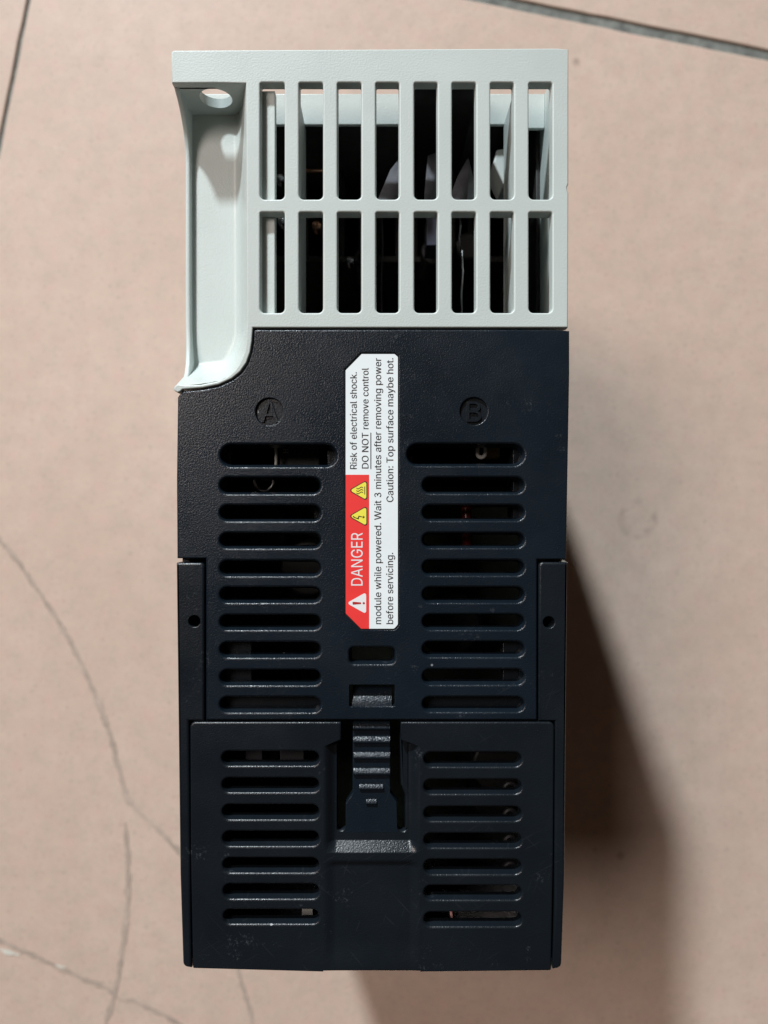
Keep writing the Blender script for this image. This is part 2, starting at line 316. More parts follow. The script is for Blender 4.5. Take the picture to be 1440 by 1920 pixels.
# letter outlines (thousandths of the type size): advance width and contours
GLYPHS = {
 ' ': (188, []),
 '.': (188, ['95,-4 83,-3 73,1 63,9 55,18 51,29 50,41 51,53 55,64 63,73 73,81 83,85 95,87 107,85 118,81 128,73 135,64 140,53 141,41 140,29 135,18 128,9 118,1 107,-3']),
 '3': (453, ['218,-7 188,-5 159,1 133,10 108,22 88,38 70,57 57,79 48,104 44,132 109,132 112,115 118,100 126,87 137,76 150,66 165,59 182,54 200,51 219,50 239,51 258,55 275,61 291,69 304,80 315,93 323,108 328,125 329,145 328,163 323,180 316,196 306,211 292,223 275,234 254,241 229,246 201,248 157,248 157,299 288,448 288,452 70,452 70,509 372,509 372,461 211,278 211,289 247,290 279,286 308,276 333,262 354,244 371,222 383,198 391,173 393,145 390,116 383,90 370,66 354,45 333,27 309,12 281,2 251,-5']),
 ':': (188, ['95,-4 83,-3 73,1 63,9 55,18 51,29 50,41 51,53 55,64 63,73 73,81 83,85 95,87 107,85 118,81 128,73 135,64 140,53 141,41 140,29 135,18 128,9 118,1 107,-3', '95,271 83,272 73,277 63,284 55,294 51,304 50,316 51,328 55,339 63,349 73,356 83,360 95,362 107,360 118,356 128,349 135,339 140,328 141,316 140,304 135,294 128,284 118,277 107,272']),
 'A': (480, ['16,0 201,509 276,509 463,0 395,0 287,302 264,372 232,478 245,478 213,371 191,302 85,0', '110,142 110,199 370,199 370,142']),
 'B': (456, ['60,0 60,509 241,509 274,507 304,501 329,491 350,477 367,461 381,442 390,421 396,398 398,374 397,353 393,336 387,320 378,307 368,295 356,286 343,278 329,272 315,267 315,262 331,260 347,254 363,245 378,234 391,220 402,203 411,184 416,161 418,136 416,111 410,88 400,67 386,48 368,31 344,18 317,8 284,2 247,0', '125,57 245,57 281,60 309,67 330,80 344,96 353,115 355,137 354,153 350,169 342,184 333,197 320,209 306,218 289,225 269,229 248,231 125,231', '125,285 238,285 256,287 273,290 288,296 302,304 314,314 323,326 330,340 335,355 336,372 333,393 326,412 313,429 294,442 270,449 240,452 125,452']),
 'C': (510, ['267,-7 225,-3 186,7 150,25 119,49 92,79 70,115 53,157 44,203 40,254 44,305 53,352 70,393 92,429 119,459 150,484 186,501 225,512 267,516 293,514 317,511 340,504 362,496 383,485 402,471 419,456 435,438 448,418 459,397 467,373 473,348 408,348 404,365 397,380 389,395 380,407 369,418 357,428 344,437 330,444 315,449 300,453 284,455 267,456 237,453 209,445 184,432 161,414 141,391 125,364 113,332 106,295 103,254 106,213 113,177 125,145 141,117 161,94 184,76 210,63 237,56 267,53 284,54 300,56 315,60 330,65 344,72 357,81 369,90 380,102 389,114 397,128 404,144 408,160 473,160 467,135 459,112 448,91 435,71 420,53 402,38 383,24 363,13 341,5 317,-2 293,-6']),
 'D': (502, ['219,0 96,0 96,57 215,57 254,60 288,68 318,81 343,99 363,122 379,149 390,181 397,216 399,255 397,294 390,329 379,361 364,388 344,410 320,428 291,441 258,449 221,452 93,452 93,509 225,509 273,505 315,495 353,478 385,455 412,426 433,391 449,351 458,306 462,255 458,205 449,159 433,119 411,83 384,54 351,31 312,14 268,3', '125,509 125,0 60,0 60,509']),
 'E': (419, ['60,0 60,509 372,509 372,452 125,452 125,286 355,286 355,229 125,229 125,57 375,57 375,0']),
 'G': (520, ['269,-7 225,-3 185,7 149,25 118,49 91,79 69,116 53,157 43,203 40,254 43,305 53,352 69,393 91,429 117,459 149,484 184,501 223,512 265,516 291,514 316,510 340,504 363,494 384,483 403,469 421,453 436,436 449,416 460,395 468,373 474,349 408,349 402,365 395,379 387,393 378,406 368,417 356,427 344,436 330,443 315,448 300,453 283,455 265,456 236,453 209,445 183,432 160,414 141,392 125,364 113,332 106,295 103,254 106,213 113,177 125,145 141,117 161,95 184,76 210,63 238,56 269,53 296,55 322,61 345,71 365,85 382,102 396,123 407,147 413,173 415,202 434,199 283,199 283,256 478,256 478,200 475,160 466,124 451,91 431,62 406,38 377,19 344,5 308,-4']),
 'H': (517, ['60,0 60,509 125,509 125,289 392,289 392,509 457,509 457,0 392,0 392,232 125,232 125,0']),
 'N': (523, ['60,0 60,509 136,509 343,183 363,151 388,107 414,55 405,54 401,108 399,157 399,195 399,509 463,509 463,0 387,0 202,290 177,331 148,381 108,452 119,454 122,384 124,328 125,291 125,0']),
 'O': (533, ['267,-7 225,-3 186,7 150,25 119,49 92,79 70,115 53,157 44,203 40,254 44,305 53,352 70,393 92,429 119,459 150,484 186,501 225,512 267,516 309,512 348,501 384,484 415,459 442,429 464,393 480,352 490,305 493,254 490,203 480,157 464,115 442,79 415,49 384,25 348,7 309,-3', '267,53 296,55 324,63 349,76 372,94 392,116 408,144 420,176 428,213 430,254 428,295 420,332 408,365 392,392 372,415 349,433 324,446 296,453 267,456 237,453 210,445 184,433 161,415 142,392 125,364 113,332 106,295 103,254 106,213 113,176 125,144 142,117 161,94 184,76 210,63 237,55']),
 'R': (449, ['60,0 60,509 236,509 273,506 305,500 333,489 356,473 376,455 390,433 401,408 407,381 409,352 407,323 401,296 390,271 376,250 356,232 333,217 305,206 273,200 236,198 96,198 96,255 234,255 258,256 280,260 298,267 313,276 325,287 334,300 340,316 344,333 345,352 344,371 340,389 334,405 325,419 313,430 298,440 279,446 258,451 233,452 125,452 125,0', '353,0 230,229 303,229 428,0']),
 'T': (449, ['32,452 32,509 417,509 417,452 257,452 257,0 193,0 193,452']),
 'W': (686, ['155,0 16,509 82,509 163,196 175,145 187,94 197,40 189,40 200,94 211,145 224,196 306,509 380,509 462,196 474,145 486,94 497,40 488,40 499,94 510,145 523,196 603,509 670,509 530,0 455,0 368,323 351,391 336,475 350,475 335,395 318,323 230,0']),
 'a': (389, ['160,-9 137,-7 115,-3 94,5 76,15 60,29 48,45 38,63 32,84 30,108 32,128 36,146 43,161 53,174 64,184 78,193 92,200 108,206 125,211 178,220 234,227 265,235 276,255 276,257 275,272 272,285 267,297 260,307 251,315 240,322 227,327 212,330 196,331 178,330 163,327 149,322 118,301 100,274 41,291 51,313 64,331 79,346 95,358 114,368 133,375 153,380 173,383 194,384 239,379 255,375 271,369 286,360 300,350 312,336 322,320 330,301 335,278 337,251 337,0 277,0 277,52 272,52 252,25 242,16 229,8 215,1 199,-4 181,-7', '170,45 192,47 211,51 228,59 242,68 254,80 263,93 270,108 274,122 276,138 276,190 259,182 231,176 200,171 175,168 134,159 122,153 112,147 103,139 97,130 93,118 92,105 93,93 96,82 102,72 109,64 119,57 130,52 142,48 156,46']),
 'b': (424, ['229,-8 208,-7 189,-3 172,4 159,12 147,21 138,31 118,59 112,59 112,0 53,0 53,509 114,509 114,319 118,319 137,346 147,355 158,364 171,373 188,379 207,383 229,384 259,382 287,374 313,361 335,342 354,320 370,293 381,261 388,227 390,189 388,151 381,116 370,84 355,57 336,34 313,16 288,3 260,-6', '220,47 242,49 262,55 279,66 294,80 306,97 316,117 323,139 327,163 328,189 327,215 323,239 316,261 307,281 295,298 280,311 262,322 243,328 220,330 198,328 178,322 161,312 147,299 134,282 125,263 118,241 114,216 113,189 114,162 118,138 125,115 135,95 147,78 162,65 179,55 198,49']),
 'c': (396, ['207,-8 174,-5 144,3 117,16 93,35 72,58 56,85 44,116 37,150 34,187 37,225 44,260 56,291 72,318 93,341 117,360 144,374 174,382 207,384 226,384 243,381 260,377 276,371 291,364 305,356 318,346 330,335 340,322 349,308 356,293 362,277 303,262 290,289 270,311 242,325 207,330 184,328 163,321 145,310 130,296 118,278 108,258 102,236 98,212 96,187 98,163 102,139 108,117 118,97 130,80 145,66 163,55 184,49 207,46 243,52 271,66 292,89 304,117 363,102 357,86 350,70 341,56 331,43 319,32 306,21 292,12 277,5 261,-1 244,-5 226,-7']),
 'd': (424, ['195,-8 165,-6 137,3 111,16 89,34 70,57 55,84 43,116 36,151 34,189 36,227 43,261 55,293 70,320 89,342 112,361 137,374 165,382 196,384 218,383 237,379 253,373 267,364 278,355 287,346 306,319 311,319 311,509 372,509 372,0 313,0 313,59 307,59 287,31 277,21 266,12 252,4 236,-3 217,-7', '205,47 226,49 246,55 263,65 278,78 290,95 299,115 306,138 310,162 312,189 310,216 306,241 300,263 290,282 278,299 263,312 246,322 227,328 205,330 182,328 162,322 145,311 130,298 118,281 108,261 102,239 98,215 96,189 98,163 102,139 109,117 118,97 130,80 145,66 162,55 182,49']),
 'e': (404, ['212,-8 177,-5 145,3 117,16 92,35 72,58 56,85 44,116 37,150 34,187 36,224 44,258 55,290 71,317 91,340 115,359 142,373 172,382 205,384 226,383 246,380 266,374 285,366 303,355 319,341 334,324 347,305 357,282 365,256 370,227 371,194 371,169 75,169 75,221 338,221 310,202 308,226 304,248 298,269 288,286 277,301 263,314 246,323 227,328 205,330 183,328 164,323 146,313 131,301 119,286 109,270 102,251 97,231 96,211 96,178 98,151 102,127 110,106 121,88 135,73 151,61 169,53 190,48 212,46 227,47 241,49 254,53 265,58 276,65 285,73 294,82 300,93 306,105 365,91 358,72 348,55 335,39 320,26 302,14 283,4 261,-3 237,-7']),
 'f': (254, ['228,379 228,327 6,327 6,379', '81,0 81,432 82,452 87,470 96,486 107,499 120,510 135,519 152,525 169,529 187,530 222,527 243,521 227,468 215,472 195,474 178,472 164,468 154,460 147,449 143,435 142,419 142,0']),
 'g': (425, ['207,-151 180,-149 156,-146 134,-140 114,-132 97,-122 82,-110 70,-97 59,-84 51,-69 101,-41 122,-66 131,-74 142,-82 154,-88 169,-93 187,-96 207,-97 236,-95 261,-87 282,-75 298,-58 308,-34 311,-6 311,68 306,68 287,41 277,32 266,23 252,16 236,10 217,6 195,5 165,7 138,14 113,27 90,43 71,65 55,90 43,120 36,154 34,191 36,229 43,263 55,293 71,320 90,342 112,361 138,374 166,382 196,384 218,383 237,379 253,373 267,365 279,356 288,346 308,319 313,319 313,379 372,379 372,-9 370,-40 363,-67 350,-90 334,-109 314,-124 291,-136 265,-144 237,-149', '205,59 227,61 246,66 264,75 278,87 290,103 300,121 307,142 311,166 312,193 311,219 307,242 300,264 291,283 279,299 264,312 247,322 227,328 205,330 182,328 163,322 145,312 130,298 118,282 109,262 102,241 98,218 96,193 98,167 102,144 109,123 118,104 131,88 145,76 163,66 183,61']),
 'h': (410, ['114,227 114,0 53,0 53,509 114,509 114,287 102,287 116,319 132,344 152,362 175,374 200,382 227,384 252,383 275,377 295,369 313,356 328,340 341,321 350,298 355,271 357,240 357,0 296,0 296,235 293,263 286,286 273,304 256,318 235,326 210,329 192,328 176,324 161,317 147,308 136,297 126,283 119,266 115,248']),
 'i': (167, ['53,0 53,379 114,379 114,0', '84,443 73,444 63,448 54,455 47,463 43,472 41,483 43,494 47,504 54,512 63,518 73,522 84,524 95,522 105,518 114,512 121,504 125,494 126,483 125,472 121,463 114,455 105,448 95,444']),
 'k': (381, ['110,137 110,212 121,212 284,379 360,379 184,199 177,199', '53,0 53,509 114,509 114,0', '294,0 148,186 191,229 372,0']),
 'l': (189, ['139,-2 112,0 91,8 74,20 62,37 55,59 53,84 53,509 114,509 114,99 114,83 117,71 120,62 126,57 135,53 146,52 160,53 170,54 181,3 162,-1']),
 'm': (610, ['53,0 53,379 112,379 112,295 108,295 114,314 122,331 132,346 144,358 158,368 172,376 187,382 203,385 219,386 245,383 268,375 287,361 303,342 314,320 321,295 312,295 318,312 326,329 337,343 350,356 364,366 381,375 398,381 417,385 437,386 458,385 478,380 497,372 514,361 529,346 541,328 550,307 555,283 557,255 557,0 496,0 496,254 493,279 485,298 473,313 456,323 438,329 419,330 402,329 387,326 374,320 363,312 353,302 345,290 340,277 336,263 335,247 335,0 274,0 274,260 272,280 265,297 253,311 238,322 220,328 199,330 185,329 171,326 158,320 145,312 135,302 126,289 119,274 115,257 114,238 114,0']),
 'n': (410, ['114,227 114,0 53,0 53,379 112,379 112,287 102,287 116,319 132,344 152,362 175,374 200,382 227,384 252,383 275,377 295,369 313,356 328,340 341,321 350,298 355,271 357,240 357,0 296,0 296,235 293,263 286,286 273,304 256,318 235,326 210,329 192,328 176,324 161,317 147,308 136,297 126,283 119,266 115,248']),
 'o': (415, ['207,-8 174,-5 144,3 117,16 93,35 72,58 56,85 44,116 37,150 34,187 37,225 44,260 56,291 72,318 93,341 117,360 144,374 174,382 207,384 241,382 271,374 299,360 323,341 343,318 359,291 371,260 379,225 381,187 379,150 371,116 359,85 343,58 323,35 299,16 271,3 241,-5', '207,46 231,49 252,55 270,66 285,80 298,97 307,117 314,139 318,163 319,187 318,212 314,236 307,258 298,278 285,296 270,310 252,321 231,328 207,330 184,328 163,321 145,310 130,296 118,278 108,258 102,236 98,212 96,187 98,163 102,139 108,117 118,97 130,80 145,66 163,55 184,49']),
 'p': (424, ['53,-143 53,379 112,379 112,319 118,319 137,346 147,355 158,364 171,373 188,379 207,383 229,384 259,382 287,374 313,361 335,342 354,320 370,293 381,261 388,227 390,189 388,151 381,116 370,84 355,57 336,34 313,16 288,3 260,-6 229,-8 208,-7 189,-3 173,4 159,12 147,21 138,31 118,59 114,59 114,-143', '220,47 242,49 262,55 279,66 294,80 306,97 316,117 323,139 327,163 328,189 327,215 323,239 316,261 307,281 295,298 280,311 262,322 243,328 220,330 198,328 178,322 161,312 147,299 134,282 125,263 118,241 114,216 113,189 114,162 118,138 125,115 135,95 147,78 162,65 179,55 198,49']),
 'r': (259, ['53,0 53,379 112,379 112,321 115,321 124,339 137,354 152,367 171,377 191,383 213,385 229,384 243,384 243,322 230,324 207,326 190,324 174,321 159,315 146,306 135,296 126,284 119,269 115,254 114,237 114,0']),
 's': (365, ['182,-8 157,-7 133,-3 112,3 93,12 76,24 62,38 50,54 41,73 36,94 94,107 101,87 111,72 124,60 141,52 160,47 181,45 206,47 227,53 244,62 258,74 265,88 268,103 266,115 262,126 254,136 243,144 229,150 212,155 149,170 118,180 92,192 72,208 58,227 50,249 47,274 49,295 55,314 65,332 79,347 95,360 115,370 137,378 161,383 187,384 212,383 234,379 254,372 271,363 286,352 299,339 309,324 318,308 324,290 268,277 262,291 254,304 243,316 228,325 210,331 187,333 166,331 147,326 131,317 119,305 111,292 109,277 110,264 115,253 124,243 136,235 152,229 172,223 229,209 261,200 287,187 306,171 320,153 328,131 331,107 329,85 323,65 312,47 298,31 281,18 260,6 236,-2 210,-7']),
 't': (227, ['204,379 204,327 6,327 6,379', '65,471 126,471 126,98 127,83 130,70 136,61 144,55 156,51 170,50 185,51 202,54 213,2 192,-3 168,-4 138,-1 113,7 92,21 77,41 68,64 65,93']),
 'u': (410, ['182,-5 158,-3 135,2 115,11 97,23 82,39 69,59 60,82 54,109 53,139 53,379 114,379 114,144 116,117 124,94 137,75 154,61 175,53 200,50 218,51 234,55 249,62 263,71 274,83 283,97 290,113 295,132 296,153 296,379 357,379 357,0 298,0 298,92 307,92 294,60 277,35 257,17 234,5 209,-3']),
 'v': (389, ['163,0 17,379 84,379 165,155 187,87 206,21 184,21 203,87 224,155 305,379 371,379 226,0']),
 'w': (567, ['138,0 23,379 87,379 133,214 154,137 175,41 165,41 186,135 206,214 252,379 316,379 362,214 382,136 402,41 391,41 413,135 434,214 480,379 545,379 429,0 368,0 319,172 305,225 291,280 277,338 291,338 277,280 263,225 248,172 199,0']),
 'y': (389, ['47,-139 61,-86 71,-87 104,-89 113,-86 122,-81 130,-74 138,-64 145,-51 151,-36 163,-1 17,379 84,379 165,155 187,87 206,21 184,21 202,87 224,155 305,379 371,379 204,-58 196,-77 187,-93 177,-107 165,-119 153,-128 139,-136 125,-141 109,-144 91,-145 65,-143']),
}

def stroke(path, w):
    L, Rt = [], []
    for i, p in enumerate(path):
        t = (Vector(path[min(i + 1, len(path) - 1)]) - Vector(path[max(i - 1, 0)])).normalized(); nn = Vector((-t.y, t.x)) * w / 2
        L.append(tuple(Vector(p) + nn)); Rt.append(tuple(Vector(p) - nn))
    return L + list(reversed(Rt))
def glyph(c):
    adv, cons = GLYPHS[c]
    if c == '3':        # round-topped figure
        arcp = lambda cx, cy, rx, ry, a0, a1: [(cx + rx * math.cos(R(a0 + (a1 - a0) * i / 12)), cy + ry * math.sin(R(a0 + (a1 - a0) * i / 12))) for i in range(13)]
        return adv, [stroke([(165, 278), (230, 278)], 56), stroke(arcp(212, 380, 118, 102, 165, -90), 58), stroke(arcp(215, 140, 142, 120, 90, -165), 60)]
    return adv, [[tuple(float(v) for v in q.split(',')) for q in k.split()] for k in cons]
def winding(p, cons):
    w = 0
    for c in cons:
        for a, b in zip(c, c[1:] + c[:1]):
            if (a[1] > p[1]) != (b[1] > p[1]):
                if p[0] < (b[0] - a[0]) * (p[1] - a[1]) / (b[1] - a[1]) + a[0]: w += 1 if b[1] > a[1] else -1
    return w
_tris = {}
def glyph_tris(c):
    if c not in _tris:
        adv, cons = glyph(c); vs_ = []; es = []
        if c == '3': cons = [k if signed(k) > 0 else k[::-1] for k in cons]
        for k in cons:
            n0 = len(vs_); vs_ += [Vector(p) for p in k]; es += [(n0 + i, n0 + (i + 1) % len(k)) for i in range(len(k))]
        if not vs_: _tris[c] = (adv, [], [], []); return _tris[c]
        co, ed, fa, *_ = delaunay_2d_cdt(vs_, es, [], 0, 1e-4)
        keep = [f for f in fa if winding(tuple(sum((co[i] for i in f), Vector((0, 0))) / len(f)), cons) != 0]
        _tris[c] = (adv, [tuple(p) for p in co], keep, cons)
    return _tris[c]
def text_flat(body):
    """vertices and triangles of a line of writing, baseline at 0, capital height 1"""
    x = 0.0; vs_ = []; fs = []
    for c in body:
        adv, co, fa, _ = glyph_tris(c); n0 = len(vs_)
        vs_ += [((p[0] + x) / CAP, p[1] / CAP) for p in co]; fs += [[n0 + i for i in f] for f in fa]; x += adv
    return vs_, fs
CAP = max(p[1] for k in glyph('H')[1] for p in k)
def writing(name, body, place, mat, parent, thick=0.0):
    """place maps (x, y) of the writing to drawing units and depth"""
    bm = bmesh.new(); vs_, fs = text_flat(body)
    bv = [bm.verts.new(V(*place(x, y))) for x, y in vs_]
    for f in fs:
        try: bm.faces.new([bv[i] for i in f])
        except ValueError: pass
    bmesh.ops.delete(bm, geom=[v for v in bm.verts if not v.link_faces], context='VERTS')
    bm.normal_update()
    for f in bm.faces:
        if f.normal.z < 0: f.normal_flip()
    if thick:
        r = bmesh.ops.extrude_face_region(bm, geom=bm.faces[:]); 
        top = [v for v in r['geom'] if isinstance(v, bmesh.types.BMVert)]
        for v in top: v.co.z += thick * 1e-3
        bmesh.ops.recalc_face_normals(bm, faces=bm.faces)
    return finish(bm, name, mat, parent)
def printed(name, body, x_base, y_start, y_end, cap, d, mat, parent):
    """writing that runs up the label, baseline at x_base"""
    vs_, _ = text_flat(body); x0 = min(v[0] for v in vs_); x1 = max(v[0] for v in vs_)
    sx = (y_start - y_end) / (x1 - x0)
    return writing(name, body, lambda x, y: (x_base - y * cap, y_start - (x - x0) * sx, d), mat, parent)

# ------------------------------------------------------------------ floor: grout sheet with square tiles laid on it
FD = ZT * 1e3
floor_bm = bmesh.new()
q = [floor_bm.verts.new(p) for p in ((-1.6, -1.6, -0.0007), (1.6, -1.6, -0.0007), (1.6, 1.6, -0.0007), (-1.6, 1.6, -0.0007))]
floor_bm.faces.new(q)
floor = finish(floor_bm, 'floor', M_GROUT)
floor['kind'] = 'structure'
TA = math.atan2(97, 480)                       # the tile grid is turned by this angle (drawing axes)
ux = Vector((math.cos(TA), math.sin(TA))); uy = Vector((-math.sin(TA), math.cos(TA)))
TS = 0.600 / (S * KF); corner = Vector((88, -170))
def wob(p, s): return noise.noise(Vector((p.x * 0.02, p.y * 0.02, s))) * 1.6 + noise.noise(Vector((p.x * 0.09, p.y * 0.09, s + 9))) * 0.9
tiles = {}
for i in (-1, 0, 1):
    for j in (-1, 0, 1):
        gx, gy = 3.4, 10.0                       # half joint widths, the joint across the top is wider
        a = corner + ux * (i * TS + gx) + uy * (j * TS + gy)
        w = TS - 2 * gx; h = TS - 2 * gy; n = 90
        loop = []
        for s in range(4):
            for t in range(n):
                f = t / n
                p = (a + ux * w * f, a + ux * w + uy * h * f, a + ux * w * (1 - f) + uy * h, a + uy * h * (1 - f))[s]
                nn = (uy, -ux, -uy, ux)[s]
                loop.append(tuple(p + nn * (wob(p, i * 3 + j) + (1.2 if t == 0 else 0))))
        tiles[i, j] = plate('tile', [(loop, 0.5, 0)], FD, 5.0, M_TILE, floor, KF, 3)
main_tile = tiles[0, 0]
def crack(pts, width, mat=M_CRACK, lift=0.12, name='crack'):
    """a hairline filled with dirt, of uneven width"""
    bm = bmesh.new(); path = []
    for p, q_ in zip(pts, pts[1:]):
        L = (Vector(q_) - Vector(p)).length; path += dense(p, q_, max(2, int(L / 5)))
    path.append(pts[-1]); L = []; Rr = []
    for i, p in enumerate(path):
        t = (Vector(path[min(i + 1, len(path) - 1)]) - Vector(path[max(i - 1, 0)])).normalized(); nrm = Vector((-t.y, t.x))
        v = Vector((p[0] * 0.05, p[1] * 0.05, 3.3))
        c = Vector(p) + nrm * (noise.noise(v) * 2.5 + noise.noise(v * 5) * 1.0)
        w = width * max(0.4, 0.8 + 0.8 * noise.noise(v * 2.1 + Vector((7, 1, 0)))) * (1 if 2 < i < len(path) - 3 else 0.4)
        L.append(bm.verts.new(V(*(c + nrm * w / 2), FD - lift, KF))); Rr.append(bm.verts.new(V(*(c - nrm * w / 2), FD - lift, KF)))
    for i in range(len(path) - 1):
        bm.faces.new((L[i], L[i + 1], Rr[i + 1], Rr[i]))
    bmesh.ops.recalc_face_normals(bm, faces=bm.faces)
    for f in bm.faces:
        if f.normal.z < 0: f.normal_flip()
    return finish(bm, name, mat, main_tile)
crack([(-40, 965), (0, 1012), (40, 1062), (98, 1148), (128, 1196), (150, 1238), (178, 1302), (205, 1375), (226, 1455), (236, 1494), (262, 1525), (300, 1558), (332, 1592), (380, 1640)], 11)
crack([(234, 1542), (240, 1600), (240, 1680), (236, 1730), (226, 1800), (218, 1850), (212, 1876), (196, 1925)], 11, lift=0.16)
crack([(-40, 1742), (0, 1764), (50, 1786), (100, 1808), (150, 1832), (200, 1852), (222, 1874)], 9.5, lift=0.20)
crack([(222, 1874), (250, 1876), (290, 1895), (345, 1922)], 9.5, lift=0.14)
crack([(440, 1790), (447, 1822), (458, 1858), (470, 1900), (475, 1930)], 9)
crack([(-10, 1775), (12, 1783), (38, 1790)], 9.0, M_CHIP, 0.24, 'glaze_chip')
crack([(105, 1808), (125, 1813)], 10.0, M_CHIP, 0.24, 'glaze_chip')

# ------------------------------------------------------------------ the drive
drive = bpy.data.objects.new('motor_drive', None); link(drive); drive.empty_display_size = 0.05
drive['label'] = 'black and pale grey motor drive with slotted vents and danger sticker, standing on tiled floor'
drive['category'] = 'motor drive'

# --- rear housing: pale grey moulding with grille and screw pocket
lip = [(474, 614), (472, 640), (469, 660), (462, 680), (450, 697), (434, 710), (410, 721), (380, 727), (342, 730)]
bulb = [(338, 734), (333, 736), (327, 733), (325, 728), (328, 723), (334, 720)]
def pocket_right(y):      # inner rim of the pocket on the right
    pr = [(155, 461), (600, 463), (640, 461), (660, 458), (680, 450), (697, 438), (708, 424), (716, 405), (721, 375), (723, 345)]
    y = max(155, y)
    for (ya, xa), (yb, xb) in zip(pr, pr[1:]):
        if ya <= y <= yb: return xa + (xb - xa) * (y - ya) / (yb - ya)
    return pr[-1][1]
ysamp = [156, 300, 450, 600, 640, 660, 672, 684, 694, 702, 709, 715, 719]
outer = [(321, 97)] + dense((326, 94), (1062, 90), 40) + [(1066, 92), (1066, 345), (1063.5, 350), (1063.5, 356), (1066, 361), (1065, 614)] + lip + bulb \
    + [(340, 721), (347, 722), (375, 721.5)] + [(pocket_right(y), y) for y in reversed(ysamp)] + [(461, 155.5), (400, 155), (322, 155)]
GX = [(486, 535), (559, 607), (631, 679), (703, 750), (775, 822), (846, 894), (918, 965), (990, 1037)]
GY = [(153, 375), (396, 588)]
gh = []
for gi, (ya, yb) in enumerate(GY):
    for (xa, xb) in GX:
        gh.append((arc_corner([(xa + 1.5, ya + 1.5), (xb - 1.5, ya + 1.5), (xb - 1.5, yb - 1.5), (xa + 1.5, yb - 1.5)], [4, 4, 9, 9], 5), 0.30, 0.12))
bm = plate_bm([(outer, 0.25, 0)] + gh, 0.0, 1.9)
regs = []
for (ya, yb) in GY:
    for a, b in zip(GX, GX[1:]):
        regs.append(((a[0] + a[1]) / 2, ya + 12, (b[0] + b[1]) / 2, yb - 12))
cut_y = [v for ya, yb in GY for v in (ya + 12, yb - 12)]
bars = split_regions(bm, regs, [], cut_y)
rear = finish(bm, 'rear_housing', M_GREY, drive)
rear['label'] = 'pale grey rear housing with a grille of upright slots'
for nb in bars: finish(nb, 'grille_bar', M_GREY, rear)

# pocket floor: sunken dish with rounded right and lower sides
PD = 10.3
bound = [(pocket_right(y), y) for y in lin(140, 723, 60)] + [(345 - i, 723.5) for i in range(0, 30, 5)]
def pocket_depth(x, y):
    d = 1e9
    for (xa, ya), (xb, yb) in zip(bound, bound[1:]):
        a = Vector((xa, ya)); b = Vector((xb, yb)); p = Vector((x, y)); ab = b - a
        t = max(0, min(1, (p - a).dot(ab) / max(ab.length_squared, 1e-9))); d = min(d, (p - a - ab * t).length)
    width = 44 + 30 * sstep(600, 690, y)
    t = min(1.0, d / width)
    return 0.25 + (PD - 0.25) * (math.sin(t * math.pi / 2) ** 1.15)
ys = lin(150, 640, 50) + lin(646, 722.5, 28)
def pocket_row(y):
    a, b = 329, pocket_right(y)
    return [a + (b - a) * (i / 34) for i in range(35)]
bm = grid_bm(pocket_row, ys, pocket_depth)
pk = finish(bm, 'screw_pocket', M_GREY, rear, 60)
# side wall beside the pocket: its edge is scooped out and dips well below the upper face
edge = [(97, 1.2), (154, 1.2), (157, 1.6), (162, 2.6), (168, 3.64), (178, 4.9), (190, 6.06), (204, 7.1), (219, 7.85), (240, 8.35), (266, 8.6), (330, 8.6), (420, 8.6), (510, 8.6), (587, 8.6), (615, 8.35), (642, 7.8), (667, 7.0), (688, 5.9), (704, 4.6), (716, 3.2), (726, 1.6), (731, 0.7)]
def wall_x(y): return 322 + 7 * sstep(560, 731, y)
bm = bmesh.new(); rows = []
for y, d in edge:
    x = wall_x(y); r_ = 0.25
    rows.append([bm.verts.new(V(*p)) for p in ((x, y, 119.5), (x, y, d + r_), (x + 0.8, y, d + 0.07), (x + 2.5, y, d), (x + 7.0, y, d), (x + 9.0, y, d + 0.08), (x + 9.6, y, d + r_), (x + 10, y, 14.0))])
for a, b in zip(rows, rows[1:]):
    for i in range(7):
        f = bm.faces.new((a[i], a[i + 1], b[i + 1], b[i])); f.smooth = True
bmesh.ops.recalc_face_normals(bm, faces=bm.faces)
finish(bm, 'pocket_wall', M_GREY, rear, 50)
# upright wall at the pocket's upper end with the round screw hole
bm = bmesh.new(); hc, hd, hr = 393, 4.9, 3.1
ring_o = []; nseg = 48
for s in range(nseg):
    a = 2 * math.pi * (s + 0.5) / nseg; c_, s_ = math.cos(a), math.sin(a)
    m_ = min((462 - hc) * 0.1 / max(c_, 1e-6) if c_ > 0 else (hc - 324) * 0.1 / max(-c_, 1e-6),
             (PD + 0.6 - hd) / max(s_, 1e-6) if s_ > 0 else (hd - 1.5) / max(-s_, 1e-6))
    ring_o.append((hc + c_ * m_ * 10, hd + s_ * m_))
ring_i = [(hc + math.cos(2 * math.pi * (s + 0.5) / nseg) * hr * 10, hd + math.sin(2 * math.pi * (s + 0.5) / nseg) * hr) for s in range(nseg)]
for yw, flip in ((155.0, False), (137.0, True)):
    A = [bm.verts.new(V(x, yw, d)) for x, d in ring_o]; B = [bm.verts.new(V(x, yw, d)) for x, d in ring_i]
    for s in range(nseg):
        t = (s + 1) % nseg; bm.faces.new((A[s], A[t], B[t], B[s]))
    if not flip: B0 = B
for s in range(nseg):
    t = (s + 1) % nseg; f = bm.faces.new((B0[s], B0[t], B[t], B[s])); f.smooth = True
bmesh.ops.recalc_face_normals(bm, faces=bm.faces)
finish(bm, 'screw_hole_wall', M_GREY, rear)
